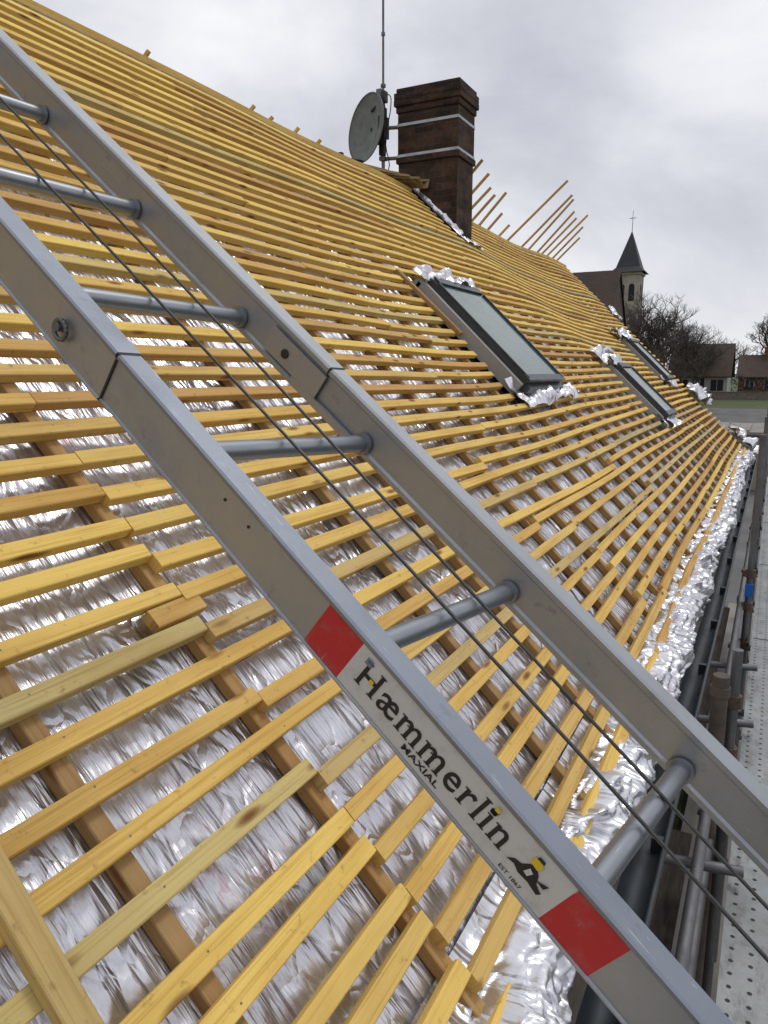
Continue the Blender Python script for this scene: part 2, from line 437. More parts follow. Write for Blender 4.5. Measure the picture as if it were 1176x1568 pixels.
def eave_strip(name,y0,y1,parent):
    prof=[(-.49,-.062),(-.54,-.055),(-.58,-.04),(-.62,-.015),(-.65,.006),(-.69,.014),(-.73,.006),(-.765,-.015),(-.79,-.05),(-.805,-.095),(-.81,-.14),(-.80,-.18),(-.78,-.20)]
    P=[]
    for k in range(len(prof)-1):
        for q in range(5): P.append((prof[k][0]+(prof[k+1][0]-prof[k][0])*q/5,prof[k][1]+(prof[k+1][1]-prof[k][1])*q/5))
    P.append(prof[-1]); yy=frange(y0,-.1,.05)[:-1]+frange(-.1,4.5,.010)[:-1]+frange(4.5,y1,.02)
    V=[];n=len(P)
    for y in yy:
        wd=noise.noise(Vector((y*.9,3.3,0)))*.06+noise.noise(Vector((y*3.1,1.3,0)))*.035
        lift=noise.noise(Vector((y*1.9,8.3,0)))*.03+.004
        for k,(a,b) in enumerate(P):
            f=k/(n-1); e=sm(0.02,.22,f)
            c1=abs(noise.noise(Vector((y*3.6+a*5,a*8,b*8+25))))
            c2=abs(noise.noise(Vector((y*9-a*8,a*15,b*15+15))))
            c3=abs(noise.noise(Vector((y*21+a*9,a*26,b*26+5))))
            dsp=-c1*.10-c2*.055-c3*.022+.042
            V.append(RP(a-wd*e+e*(c1*.03+c2*.03-.018),y+e*(c2-.25)*.03,b+lift*e+e*dsp))
    F=[];UV=[]
    for j in range(len(yy)-1):
        for k in range(n-1):
            F.append((j*n+k,(j+1)*n+k,(j+1)*n+k+1,j*n+k+1))
            UV.append([(yy[j],k*.009),(yy[j+1],k*.009),(yy[j+1],(k+1)*.009),(yy[j],(k+1)*.009)])
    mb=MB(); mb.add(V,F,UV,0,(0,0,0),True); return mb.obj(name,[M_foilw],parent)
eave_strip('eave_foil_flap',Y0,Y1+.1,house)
def patch(mb,s0,s1,y0,y1,h,amp,seed,step=.02,edge=.03,slope=0):
    a=frange(s0,s1,step); b=frange(y0,y1,step);n=len(b);V=[];F=[];UV=[]
    for i,sv in enumerate(a):
        for j,yv in enumerate(b):
            e1=noise.noise(Vector((yv*5,sv*5,seed+3)))*edge
            x=abs(noise.noise(Vector((yv*5.5,sv*5.5,seed))))*1.3+abs(noise.noise(Vector((yv*12,sv*12,seed+9))))*.45
            V.append(RP(sv+e1,yv+noise.noise(Vector((yv*5,sv*5,seed+8)))*edge,h+amp*(x-.2)+slope*(i/(len(a)-1))))
    for i in range(len(a)-1):
        for j in range(n-1):
            F.append((i*n+j,i*n+j+1,(i+1)*n+j+1,(i+1)*n+j)); UV.append([(b[j],a[i]),(b[j+1],a[i]),(b[j+1],a[i+1]),(b[j],a[i+1])])
    mb.add(V,F,UV,0,(0,0,0),True)
mb=MB()
patch(mb,-.85,-.15,14.2,14.95,.06,.18,31,.03,.06); patch(mb,.35,.85,14.2,15.0,.06,.2,35,.03,.08)
patch(mb,2.6,2.9,14.4,14.7,.02,.08,38,.03)
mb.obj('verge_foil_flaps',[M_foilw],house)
# skylights
for wi,(s0,s1,y0,y1) in enumerate(wins):
    e=empty('roof_window')
    hh=.085
    hb=H((s0+s1)/2,(y0+y1)/2)
    def WP(sv,yv,h): return UP*sv+YY*yv+NN*(h-d+hb)+Vector((0,0,CZ))
    Mx=Matrix((YY,UP,NN)).transposed()
    def wbox(mb,sa,sb,ya,yb,ha,hb2,mi=0): mb.box(WP((sa+sb)/2,(ya+yb)/2,(ha+hb2)/2),(yb-ya,sb-sa,hb2-ha),Mx,mi)
    mb=MB(); fw=.042
    wbox(mb,s0,s1,y0,y0+fw,-.06,hh); wbox(mb,s0,s1,y1-fw,y1,-.06,hh)
    wbox(mb,s0,s0+fw*1.2,y0+fw,y1-fw,-.06,hh-.004); wbox(mb,s1-fw*1.6,s1,y0+fw,y1-fw,-.06,hh+.02)
    wbox(mb,s0+.01,s1-.07,y0+.012,y0+.036,hh,hh+.018); wbox(mb,s0+.01,s1-.07,y1-.036,y1-.012,hh,hh+.018)
    wbox(mb,s0-.012,s0+.045,y0-.006,y1+.006,hh-.003,hh+.014)
    wbox(mb,s0-.05,s0-.002,y0+.02,y1-.02,.0,.05)
    mb.obj('frame',[M_frame],e)
    mb=MB(); wbox(mb,s0+.046,s1-.07,y0+.0365,y1-.0365,hh-.012,hh+.004); mb.obj('glass_pane',[M_glass],e)
    mb=MB(); wbox(mb,s0+.0,s1+.03,y0-.06,y0-.003,-.055,.045); wbox(mb,s1+.003,s1+.06,y0-.06,y1+.07,-.055,.02); wbox(mb,s0,s1,y1+.003,y1+.05,-.055,.04)
    mb.obj('side_kerb',[M_whitew],e)
    mb=MB()
    patch(mb,s1-.02,s1+.11,y0-.12,y1-.05,.075,.08,10+wi,.016,.04)
    patch(mb,s0-.15,s0-.03,y0-.03,y1+.14,.02,.07,20+wi,.016,.04)
    patch(mb,s0-.10,s0+.10,y0-.14,y0-.02,.02,.06,24+wi,.016,.03)
    if wi>0: patch(mb,s1+.05,s1+.26,y0-.42,y1-.2,.04,.13,27+wi,.02,.06)
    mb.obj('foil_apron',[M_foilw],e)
    if wi==0:
        mb=MB(); pa=[WP(s1+.14,y0-.22,-.02),WP(s0+.55,y0-.13,-.02)]
        mb.sweep(pa,cprof(.05,.03),YY,NN,3,2,0,(.9,.1,0)); mb.obj('trimmer_batten',[M_counter],e)

# chimney
ch=empty('brick_chimney')
cx0,cx1,cy0,cy1=-3.95,-3.24,7.90,8.37
def cb(mb,z0,z1,o,mi=0): mb.box(((cx0+cx1)/2,(cy0+cy1)/2,(z0+z1)/2+CZ),(cx1-cx0+2*o,cy1-cy0+2*o,z1-z0),None,mi)
mb=MB(); cb(mb,.9,2.28,0); cb(mb,2.28,2.345,.022); cb(mb,2.345,2.80,.006); cb(mb,2.80,2.865,.022); cb(mb,2.865,2.93,.042); cb(mb,2.93,3.0,.040); cb(mb,3.0,3.05,.02)
bc=mb.obj('brick_stack',[M_brick],ch)
bv=bc.modifiers.new('b','BEVEL'); bv.width=.009; bv.segments=2
mb=MB(); cb(mb,2.347,2.375,.010); cb(mb,2.665,2.693,.010); mb.obj('steel_straps',[M_tube if False else M_galv],ch)
mb=MB()
V=[];F=[];q=14
for i in range(q+1):
    for j in range(q+1):
        x=cx0-.01+(cx1-cx0+.02)*i/q; y=cy0-.01+(cy1-cy0+.02)*j/q
        ed=min(i,j,q-i,q-j)/3
        V.append((x,y,CZ+3.051+min(1,ed)*.03*(1+.8*noise.noise(Vector((x*9,y*9,0))))-(.004 if ed==0 else 0)))
for i in range(q):
    for j in range(q): F.append((i*(q+1)+j,(i+1)*(q+1)+j,(i+1)*(q+1)+j+1,i*(q+1)+j+1))
mb.add(V,F,None,0,(0,0,0),True)
mb.obj('mortar_cap',[simple('sooty_mortar',(.10,.085,.07),(.05,.043,.037),rough=.95,scale=9,bs=.5)],ch)
mb=MB()
V=[];F=[]
for k in range(26):
    f=k/25; sv=3.3+f*.85
    for q in range(5):
        V.append(RP(sv,cy0-.002-q*.018+noise.noise(Vector((k*.5,q,1)))*.01,.01+(4-q)*.010*abs(noise.noise(Vector((k*.6,q*.6,5))))+ (.04 if q==0 else .005)))
for k in range(25):
    for q in range(4): F.append((k*5+q,k*5+q+1,k*5+q+6,k*5+q+5))
mb.add(V,F,None,0,(0,0,0),True); mb.obj('foil_flashing',[M_foilw],ch)
mb=MB(); patch(mb,3.2,3.30,7.88,8.42,.015,.04,71,.02); mb.obj('lower_foil_flashing',[M_foilw],ch)
mb=MB()
for k in range(5):
    mb.sweep([RP(S_R,6.7+k*.2,0)+Vector((-.1,0,.02)),RP(S_R,7.25+k*.16,0)+Vector((-.05+.05*k,0,.06+.008*k)),RP(S_R,7.85,0)+Vector((-.05+.05*k,0,.045-.008*k))],[(-.05,-.01),(.05,-.01),(.05,.012),(-.05,.012)],Vector((1,0,0)),Vector((0,0,1)),k,k,0,(.5,.6,0))
mb.obj('old_ridge_boards',[M_counter],house)

ds=empty('satellite_dish')
c=Vector((-4.34,7.86,2.70+CZ))
nrm=Vector((-.42,-.90,.12)).normalized(); a=nrm.cross(Vector((0,0,1))).normalized(); b=a.cross(nrm)
if b.z<0: b=-b
mb=MB();V=[];F=[];nr=8;na=40
for i in range(nr+1):
    r=i/nr
    for k in range(na):
        t=2*math.pi*k/na; V.append(c+a*math.cos(t)*.325*r+b*math.sin(t)*.37*r+nrm*(.07*r*r-.07))
for i in range(nr):
    for k in range(na): F.append((i*na+k,i*na+(k+1)%na,(i+1)*na+(k+1)%na,(i+1)*na+k))
mb.add(V,F,None,0,(0,0,0),True)
for k in range(na):
    t=2*math.pi*k/na;t2=2*math.pi*(k+1)/na
    mb.tube(c+a*math.cos(t)*.325+b*math.sin(t)*.37,c+a*math.cos(t2)*.325+b*math.sin(t2)*.37,.008,None,6,0,False)
mb.obj('reflector',[M_dish],ds)
mb=MB(); back=c-nrm*.07
mb.tube(back,back+Vector((.17,.04,.0)),.022); mb.box(back+Vector((.15,.02,0)),(.10,.09,.22)); 
tip=c-b*.40+nrm*.30; mb.tube(c-b*.36,tip,.012); mb.box(tip,(.05,.05,.09)); mb.box(back+Vector((.17,-.04,.30)),(.10,.07,.11)); mb.box(back+Vector((.17,-.04,-.22)),(.06,.06,.16))
mb.box(back+Vector((.20,-.06,.12)),(.05,.05,.12)); mb.box(back+Vector((.18,-.08,-.05)),(.08,.03,.30))
mb.tube(back+Vector((.02,-.03,.18)),back+Vector((.19,-.05,.28)),.014); mb.tube(back+Vector((.02,-.03,-.15)),back+Vector((.19,-.05,-.02)),.014)
mb.obj('bracket_and_lnb',[M_black],ds)
an=empty('antenna_mast')
mb=MB(); ax,ay=-4.14,7.9
mb.tube((ax,ay,2.18+CZ),(ax,ay,3.0+CZ),.02); mb.tube((ax,ay,2.95+CZ),(ax,ay,4.9+CZ),.013); 
mb.tube((ax,ay,3.1+CZ),(ax,ay,3.13+CZ),.03);mb.tube((ax,ay,3.62+CZ),(ax,ay,3.65+CZ),.022)
for z in(2.36,2.68): mb.tube((ax-.02,ay,z+CZ),(cx0+.0,ay+.06,z+CZ),.020); mb.box((ax,ay,z+CZ),(.07,.07,.04)); mb.box((cx0-.012,ay+.08,z+CZ),(.02,.10,.08))
mb.box((ax-.03,ay-.03,3.02+CZ),(.06,.05,.11))
mb.obj('mast_tube',[M_tube],an)
mb=MB(); mb.tube((ax-.6,ay,4.7+CZ),(ax+.6,ay+.2,4.7+CZ),.012)
for k in range(9): 
    q=Vector((ax-.55+k*.13,ay+k*.02,4.7+CZ)); mb.tube(q+Vector((0,-.18,0)),q+Vector((0,.18,0)),.005)
mb.obj('yagi_elements',[M_galv],an)
mb=MB()
q=[Vector((ax+.02,ay-.02,2.98+CZ))]
for k in range(12): q.append(q[-1]+Vector((random.uniform(-.012,.02),random.uniform(-.01,.01),-.07)))
for k in range(12): mb.tube(q[k],q[k+1],.006,None,5,0,False)
q=[Vector((ax,ay-.03,3.02+CZ))]
for k in range(9): q.append(Vector((ax+.012*math.sin(k)+.13*math.sin(k/9*3.14),ay-.04,3.02+CZ-.05*k+.12*math.sin(k/9*3.14))))
for k in range(9): mb.tube(q[k],q[k+1],.006,None,5,0,False)
mb.obj('coax_cable',[M_black],an)

mb=MB()
def stick(y,over,dy=0,w=.034,h0=.0):
    p0=RB(1.5,y-dy,h0); p1=RP(S_R,y,0)+N2*h0; dr=(p1-p0).normalized()
    mb.sweep([p0,p1+dr*over],cprof(w,.027),YY,N2,random.random()*20,random.random()*5,0,(.5+random.random()*.5,random.random()*.4,0))
for y,o in((8.8,.70),(9.15,.62),(9.45,.50),(9.75,.45),(10.05,.55),(10.4,.3),(11.3,1.18),(12.0,1.05),(12.35,1.0),(12.8,.85),(13.05,.78),(13.35,.92),(13.7,.72),(14.0,.55),(10.9,.22)):
    stick(y,o,random.uniform(-.15,.25))
for y,o in((3.9,.05),(5.0,.05),(5.25,.04),(5.6,.06),(5.95,.05)): stick(y,o,.2,.02)
mb.obj('loose_ridge_laths',[M_batten])

mb=MB()
mb.sweep([RP(.42,.60,.004),RP(.15,.588,.003),RP(-.45,.565,.004)],cprof(.046,.03),YY,NN,4,4,0,(.55,.45,0))
mb.obj('loose_plank',[M_batten])
mb=MB()
so_=S_E+GA*10.52
mb.sweep([RP(so_,1.15,BF+.0005),RP(so_+.003,1.31,BF+.0005)],cprof(.048,.028),UP,NN,8,9,0,(.6,.1,0))
mb.obj('wood_offcut',[M_batten])

# gutter
mb=MB();V=[];F=[];na=12;yy=frange(Y0,Y1,.5)
for y in yy:
    for k in range(na+1):
        t=math.pi*k/na; V.append(Vector((-.245-math.cos(t)*.05,y,CZ-1.53-math.sin(t)*.055+H(-.7,y))))
for j in range(len(yy)-1):
    for k in range(na): F.append((j*(na+1)+k,(j+1)*(na+1)+k,(j+1)*(na+1)+k+1,j*(na+1)+k+1))
mb.add(V,F,None,0,(0,0,0),True)
for j in range(len(yy)-1):
    mb.tube((-.193,yy[j],CZ-1.527+H(-.7,yy[j])),(-.193,yy[j+1],CZ-1.527+H(-.7,yy[j+1])),.009,None,8,0,False)
y=Y0+.3
while y<Y1: mb.box((-.215,y,CZ-1.555+H(-.7,y)),(.05,.025,.05)); y+=.86
mb.obj('rain_gutter',[M_zinc],house)

# scaffolding
sf=empty('scaffolding')
mb=MB(); cp=MB(); DZ=CZ-2.0
def coupler(x,y,z):
    cp.tube((x,y,z-.03),(x,y,z+.03),.036,None,10); cp.box((x-.04,y,z),(.035,.05,.05)); cp.tube((x-.03,y+.045,z-.012),(x-.03,y-.05,z-.012),.008,None,6); cp.box((x+.0,y+.042,z),(.05,.03,.045))
for y in(-1.4,1.1,3.6,6.1,8.6,11.1,13.6,16.1):
    for x,top in((-.05,-1.25 if y<5 else -.45),(.78,-.9)):
        mb.tube((x,y,0.05),(x,y,CZ+top),.024,None,12); mb.box((x,y,.02),(.15,.15,.03))
        for z in(DZ-.07,DZ-1.95,CZ-1.5,CZ-1.76): coupler(x,y,z)
    for z in(DZ-.09,DZ-2.0): mb.tube((-.16,y,z),(.9,y,z),.024,None,10)
for y in(-.15,2.35,4.85,7.35,9.85,12.35): 
    mb.tube((-.15,y,DZ-.09),(.88,y,DZ-.09),.022,None,10); coupler(-.095,y,DZ-.06)
for x,zs in((-.095,(DZ-.04,DZ-2.05)),(.73,(DZ-.14,CZ-1.4,CZ-1.0+.0))):
    for z in zs: mb.tube((x,-2,z),(x,16.3,z),.024,None,10)
for y in(-1.4,3.6,8.6): mb.tube((.83,y,.2),(.83,y+2.5,DZ-.1),.022,None,8)
for y in(1.1,6.1): mb.tube((-.13,y,.6),(-.13,y+2.5,DZ-.1),.022,None,8)
mb.tube((-.105,2.0,CZ-1.78),(-.10,9.5,CZ-1.74),.022,None,10)
mb.tube((-.13,1.62,CZ-2.5),(-.08,1.72,CZ-1.66),.022,None,12); coupler(-.1,1.70,CZ-1.76); coupler(-.105,1.66,CZ-2.0)
for y in(2.9,4.3,5.2): mb.tube((-.40,y,CZ-1.95),(.05,y+.05,CZ-1.93),.022,None,10)
mb.obj('steel_tubes',[M_tube],sf)
cp.obj('couplers',[M_rust],sf)
mb=MB()
for k,(x0,x1) in enumerate(((.0,.315),(.325,.64))):
    for j in range(-1,7):
        a0=j*2.5-1.39+0; a1=a0+2.48
        mb.box(((x0+x1)/2,(a0+a1)/2,DZ-.012),(x1-x0-.02,a1-a0,.02))
        for x in(x0+.005,x1-.005): mb.box((x,(a0+a1)/2,DZ-.025),(.012,a1-a0,.062))
        for y in(a0,a1): mb.box(((x0+x1)/2,y,DZ-.02),(x1-x0-.002,.02,.05))
mb.obj('deck_planks',[M_deck],sf)
mb=MB()
for y,x in((3.3,-.10),): 
    mb.tube((x,y,0),(x,y,CZ-1.27),.034,None,14); mb.tube((x,y,CZ-1.36),(x,y,CZ-1.32),.042,None,14)
mb.obj('timber_prop',[simple('weathered_prop',(.13,.105,.085),(.06,.05,.04),rough=.85,scale=14)],sf)
mb=MB()
mb.box((-.30,2.6,CZ-2.55),(.20,3.0,.03)); mb.box((-.33,6.5,CZ-2.45),(.20,3.6,.03)); mb.box((-.36,1.2,CZ-2.9),(.22,2.6,.03))
mb.obj('lower_boards',[simple('weathered_boards',(.12,.10,.08),(.055,.047,.04),rough=.9,scale=6,stretch=(8,1,8))],sf)
mb=MB(); mb.box((-.05,6.04,CZ-1.62),(.055,.012,.10)); mb.obj('blue_tag',[M_blue],sf)

# ladder
lad=empty('aluminium_ladder')
D=Vector((-.777,.068,.626)); W=Vector((.167,.985,-.041)); NL=Vector((.619,-.072,.777)); O=Vector((-.2973,.9237,-.2919))+Vector((0,0,CZ))
def LX(p): return O+D*p[0]+W*p[1]+NL*p[2]
w=.322; X0=-7.3; X1=4.2; XJ=.41
ex=Vector((1,0,0)); ey=Vector((0,1,0)); ez_=Vector((0,0,1))
zb,zt=-.014,.052
def railprof():
    return [(-.030,zb),(-.0315,zb+.0015),(-.0315,zb+.003),(-.0288,zb+.0042),(-.0288,zt-.0075),(-.0315,zt-.006),(-.0315,zt-.002),(-.0290,zt),(-.003,zt),(0,zt-.003),(0,zt-.010),(-.004,zt-.013),(-.004,zb+.010),(0,zb+.007),(0,zb)]
mi_near=[0,0,0,0,1,1,1,1,1,1,0,0,0,0,0]
def railseg(mb,x0,x1,yoff,flip,infl=0):
    pr=[((-a if flip else a),b) for a,b in railprof()]
    if infl: pr=[(a+(-infl if a<-.015 else infl) if not flip else a+(infl if a>.015 else -infl),b+(infl if b>.02 else -infl)) for a,b in pr]
    mi=mi_near if not flip else [0]*7+[2,0,0]+[0]*5
    mb.sweep([Vector((x0,yoff,0)),Vector((x1,yoff,0))],pr,ey,ez_,random.random()*5,random.random(),0,(0,0,0),True,mi)
mb=MB()
for yo,fl in((-w,False),(0.0,True)):
    railseg(mb,X0,XJ-.001,yo,fl); railseg(mb,XJ+.002,2.3,yo,fl,.0012); railseg(mb,2.303,X1,yo,fl)
mb.obj('side_rails',[M_alu,M_lip,M_galv],lad,LX)
mb=MB()
mb.box((XJ+.06,-.0015,.018),(.125,.003,.040))
mb.box((XJ-.03,-.0025,-.008),(.16,.004,.012))
mb.obj('joint_plates',[M_alu],lad,LX)
mb=MB()
k=-24
while k<=13:
    x=.30*k
    mb.tube((x,-w-.002,.002),(x,.001,.002),.0125,None,20)
    mb.tube((x,-.006,.002),(x,.0,.002),.0165,None,20)
    mb.tube((x,-w,.002),(x,-w+.006,.002),.0165,None,20)
    k+=1
mb.obj('rungs',[M_rung],lad,LX)
mb=MB()
rx=.50; yo=-w-.033
for k in range(16):
    t=2*math.pi*k/16;t2=2*math.pi*(k+1)/16
    mb.tube((rx+.0115*math.cos(t),yo-.004,.016+.0115*math.sin(t)),(rx+.0115*math.cos(t2),yo-.004,.016+.0115*math.sin(t2)),.0028,None,6,0,False)
mb.tube((rx+.006,yo+.004,.016),(rx+.006,yo-.006,.016),.006,None,12)
mb.obj('locking_ring',[M_tube],lad,LX)
mb=MB(); mb.tube((.49,-.0035,.016),(.49,-.0045,.016),.0075,None,18); mb.tube((.30,-.0035,.0),(.30,-.0045,.0),.004,None,12)
mb.box((XJ+.0005,-w-.0155,.019),(.0028,.0305,.0670)); mb.box((XJ+.0005,.0155,.019),(.0028,.0305,.0670))
for x in(.16,.20,.62): mb.tube((x,-w-.0286,.030),(x,-w-.0298,.030),.0018,None,10)
mb.obj('holes_and_seams',[M_black],lad,LX)
yf=-w-.0288-.0008
mb=MB()
def quad(mb,xa,xb,za,zb_,y,mi):
    mb.add([(xa,y,za),(xb,y,za),(xb,y,zb_),(xa,y,zb_)],[(0,1,2,3)],[[(xa,za),(xb,za),(xb,zb_),(xa,zb_)]],mi)
za,zz=zb+.0045,zt-.0078
quad(mb,.040,-.010,za,zz,yf,0); quad(mb,-.010,-.283,za,zz,yf,1); quad(mb,-.283,-.340,za,zz,yf,0)
mb.obj('rail_sticker',[M_red,M_white],lad,LX)
def text(body,x0,x1,z0,hgt,bold,mat,name,serif=False):
    cu=bpy.data.curves.new('t','FONT'); cu.body=body; cu.size=1; cu.offset=bold
    cu.space_character=1.0 if not serif else 1.14
    o=bpy.data.objects.new('t',cu); sc.collection.objects.link(o)
    bpy.context.view_layer.update()
    dg=bpy.context.evaluated_depsgraph_get(); me=o.evaluated_get(dg).to_mesh()
    vs=[v.co.copy() for v in me.vertices]; fs=[list(p.vertices) for p in me.polygons]
    edges=[tuple(e.vertices) for e in me.edges]
    xa=min(v.x for v in vs);xb=max(v.x for v in vs); ybm=max(v.y for v in vs)
    slabs=[]
    if serif:
        for i,j in edges:
            p,q=vs[i],vs[j]
            if abs(p.y-q.y)<1e-4:
                l=abs(p.x-q.x)
                if .05<l<.22:
                    xl,xr=min(p.x,q.x),max(p.x,q.x)
                    if abs(p.y)<.03: slabs.append((xl-.048,xr+.048,p.y,p.y+.035,0))
                    elif p.y>ybm-.06: slabs.append((xl-.048,xr+.048,p.y-.035,p.y,0))
                    elif p.y>.3: slabs.append((xl-.065,xr,p.y-.035,p.y,0))
    bpy.data.objects.remove(o)
    T=lambda X,Y,l=0: (x0+(X-xa)/(xb-xa)*(x1-x0),yf-.0005-l,z0+Y/ybm*hgt)
    mb=MB(); mb.add([T(v.x,v.y) for v in vs],fs,[[(0,0)]*len(f) for f in fs])
    seen=set()
    for q,(a_,b_,c_,d_,_) in enumerate(slabs):
        key=(round(a_,3),round(c_,3))
        if key in seen: continue
        seen.add(key)
        mb.add([T(a_,c_,.0002),T(b_,c_,.0002),T(b_,d_,.0002),T(a_,d_,.0002)],[(0,1,2,3)],[[(0,0)]*4])
    return mb.obj(name,[mat],lad,LX)
zm=za
text('Hæmmerlin',-.026,-.220,zm+.0165,.0290,.010,M_ink,'maker_lettering',True)
text('MAXIAL',-.100,-.148,zm+.0055,.0072,.02,M_ink,'model_lettering')
text('EST 1867',-.230,-.256,zm+.004,.0040,.01,M_ink,'small_lettering')
mb=MB()
def poly(pts,mi,lay=1): mb.add([(x-.015,yf-.0004*lay-.0003,zm+.004+z*1.12) for x,z in pts],[tuple(range(len(pts)))],[[(0,0)]*len(pts)],mi)
poly([(-.214,.012),(-.222,.014),(-.229,.011),(-.240,.012),(-.252,.010),(-.254,.014),(-.246,.017),(-.242,.024),(-.236,.029),(-.230,.026),(-.226,.020),(-.219,.018)],0)
poly([(-.229,.028),(-.238,.027),(-.240,.033),(-.234,.037),(-.228,.035)],1,2)
poly([(-.230,.0355),(-.238,.0355),(-.237,.0385),(-.231,.0385)],0,3)
poly([(-.243,.020),(-.254,.025),(-.252,.019)],0,2)
poly([(-.231,.017),(-.236,.016),(-.238,.022),(-.233,.024)],3,3)
def poly2(pts,mi,lay=1): mb.add([(x,yf-.0004*lay-.0003,zm+z) for x,z in pts],[tuple(range(len(pts)))],[[(0,0)]*len(pts)],mi)
poly2([(-.022,.040),(-.030,.040),(-.030,.048),(-.022,.048)],2)
poly2([(-.037,.028),(-.042,.028),(-.042,.033),(-.037,.033)],1,3)
poly2([(-.194,.043),(-.199,.043),(-.199,.048),(-.194,.048)],1,3)
mb.obj('logo_marks',[M_ink,M_yel,M_bluegrey,M_white],lad,LX)
mb=MB()
for y,ph in((-.098,0),(-.172,1)):
    pr=None
    for k in range(120):
        x=-7+k*.095
        if x>1.45: break
        p=(x,y+.003*math.sin(x*2+ph),.019+.003*math.sin(x*3+ph))
        if pr: mb.tube(pr,p,.0022,None,7,0,False)
        pr=p
mb.obj('hoist_cables',[M_cable],lad,LX)
mb=MB()
mb.box((1.285,-.205,.02),(.085,.07,.045)); mb.box((1.235,-.20,.01),(.05,.02,.03)); mb.tube((1.28,-.30,.03),(1.28,-.06,.03),.012)
mb.tube((1.24,-.185,.022),(1.24,-.155,.022),.022,None,16)
o=mb.obj('cable_pulley_carriage',[M_black],lad,LX)

# ------------------------------------------------------------------ setting
def gz(y): return 2.2*sm(72,102,y)
yl=[-600,-100,-30,0,20,40,60,72,76,80,84,88,92,96,100,104,120,160,240,400,1500]
def sheet(mb,xs,yl,dz):
    V=[(x,y,gz(y)+dz) for y in yl for x in xs];F=[]
    n=len(xs)
    for j in range(len(yl)-1):
        for i in range(n-1): F.append((j*n+i,j*n+i+1,(j+1)*n+i+1,(j+1)*n+i))
    mb.add(V,F)
mb=MB(); sheet(mb,[-1200,-300,-100,-60,-30,-10,0,10,30,60,100,300,1200],yl,0)
def groundmat():
    m,nt,b=newmat('lawn_and_soil'); b.inputs['Roughness'].default_value=.95
    v=mapping(nt,'Object',(1,1,1)); f=noise_n(nt,v,.15,8,.7); g=noise_n(nt,v,6,5,.7)
    c=ramp(nt,f,[(.35,(.055,.075,.025)),(.6,(.085,.105,.04)),(.75,(.10,.085,.055))])
    c=mix(nt,.6,c,ramp(nt,g,[(.3,(.6,.6,.6)),(.7,(1.25,1.25,1.25))]),'MULTIPLY')
    L(nt,c,b.inputs['Base Color']); return m
mb.obj('ground',[groundmat()])
M_asph=simple('asphalt',(.15,.145,.14),(.085,.085,.085),rough=.9,scale=.7,bs=.2)
M_pave=simple('concrete_paving',(.30,.28,.25),(.17,.16,.145),rough=.9,scale=1.5,bs=.2)
mb=MB(); sheet(mb,[-40,40],[15.5,40,72,76,80,84,88],.006); sheet(mb,[-.5,9],[-30,15.5],.006); mb.obj('road',[M_asph])
mb=MB(); mb.box((-10,58,.065),(30,5,.12)); mb.box((.6,6,.065),(2.2,22,.12)); mb.box((-5,70,.065),(30,1.5,.12)); mb.obj('pavement',[M_pave])
mb=MB()
for k in range(10): mb.add([(-12+k*2.0,44,.012),(-11.88+k*2.0,44,.012),(-11.88+k*2.0,49,.012),(-12+k*2.0,49,.012)],[(0,1,2,3)])
mb.obj('parking_markings',[simple('white_paint',(.6,.6,.58),rough=.8,bs=0)])

def gable(name,x0,x1,y0,y1,zb_,ze,zr,axis,wallm,roofm,wins_=(),over=.3,chim=None):
    e=empty(name)
    mb=MB(); mb.box(((x0+x1)/2,(y0+y1)/2,(zb_+ze)/2),(x1-x0,y1-y0,ze-zb_))
    ym=(y0+y1)/2
    for x in(x0,x1): mb.add([(x,y0,ze),(x,y1,ze),(x,ym,zr-.1)],[(0,1,2)])
    mb.obj('walls',[wallm],e)
    mb=MB(); th=.15
    sl=(zr-ze)/((y1-y0)/2)
    for sgn,ye in((1,y0-over),(-1,y1+over)):
        zz_=ze-over*sl; Ls=math.hypot(zr-zz_,ym-ye)
        mb.add([(x0-over,ye,zz_),(x1+over,ye,zz_),(x1+over,ym,zr),(x0-over,ym,zr)],[(0,1,2,3)],[[(0,0),(x1-x0,0),(x1-x0,Ls),(0,Ls)]])
        mb.add([(x1+over,ye,zz_),(x1+over,ye,zz_-th),(x1+over,ym,zr-th),(x1+over,ym,zr)],[(0,1,2,3)])
        mb.add([(x0-over,ye,zz_),(x1+over,ye,zz_),(x1+over,ye,zz_-th),(x0-over,ye,zz_-th)],[(0,1,2,3)])
    mb.obj('tiled_roof',[roofm],e)
    mb=MB();mf=MB()
    for(xc,zc,ww,wh) in wins_:
        mb.box((xc,y0-.01,zc),(ww,.06,wh)); 
        for dx in(-ww/2-.05,ww/2+.05): mf.box((xc+dx,y0-.03,zc),(.1,.1,wh+.1))
        mf.box((xc,y0-.03,zc),(.06,.1,wh))
    if wins_: mb.obj('windows',[M_dark],e); mf.obj('window_frames',[M_whitew],e)
    if chim:
        mb=MB(); mb.box(chim,(.6,.6,1.6)); mb.obj('chimney',[M_redbrick],e)
    return e
gable('tiled_barn',-21,-9.75,47.5,56.5,0,6.4,11.6,'x',M_barnwall,M_tile,(),.12)
gb=gz(100)
gable('bungalow_house',-11.6,-5.2,98,106,gb-.3,gb+2.7,gb+6.3,'x',M_whitew,M_tile,[(-10.2,gb+1.3,1.3,1.3),(-8.2,gb+1.1,1.0,2.1),(-6.3,gb+1.3,1.4,1.3)],.4)
gable('brick_house',-4.6,4,112,121,gb-.3,gb+2.4,gb+5.2,'x',M_redbrick,M_tile,[(-3.2,gb+1.2,1,1.1),(-.8,gb+1.2,1.2,1.1),(2,gb+1.2,1.0,1.1)],.3,(-1.5,116,gb+5.4))
gable('village_house',-30,-16,118,126,gb-.3,gb+3,gb+7,'x',M_whitew,M_tile)
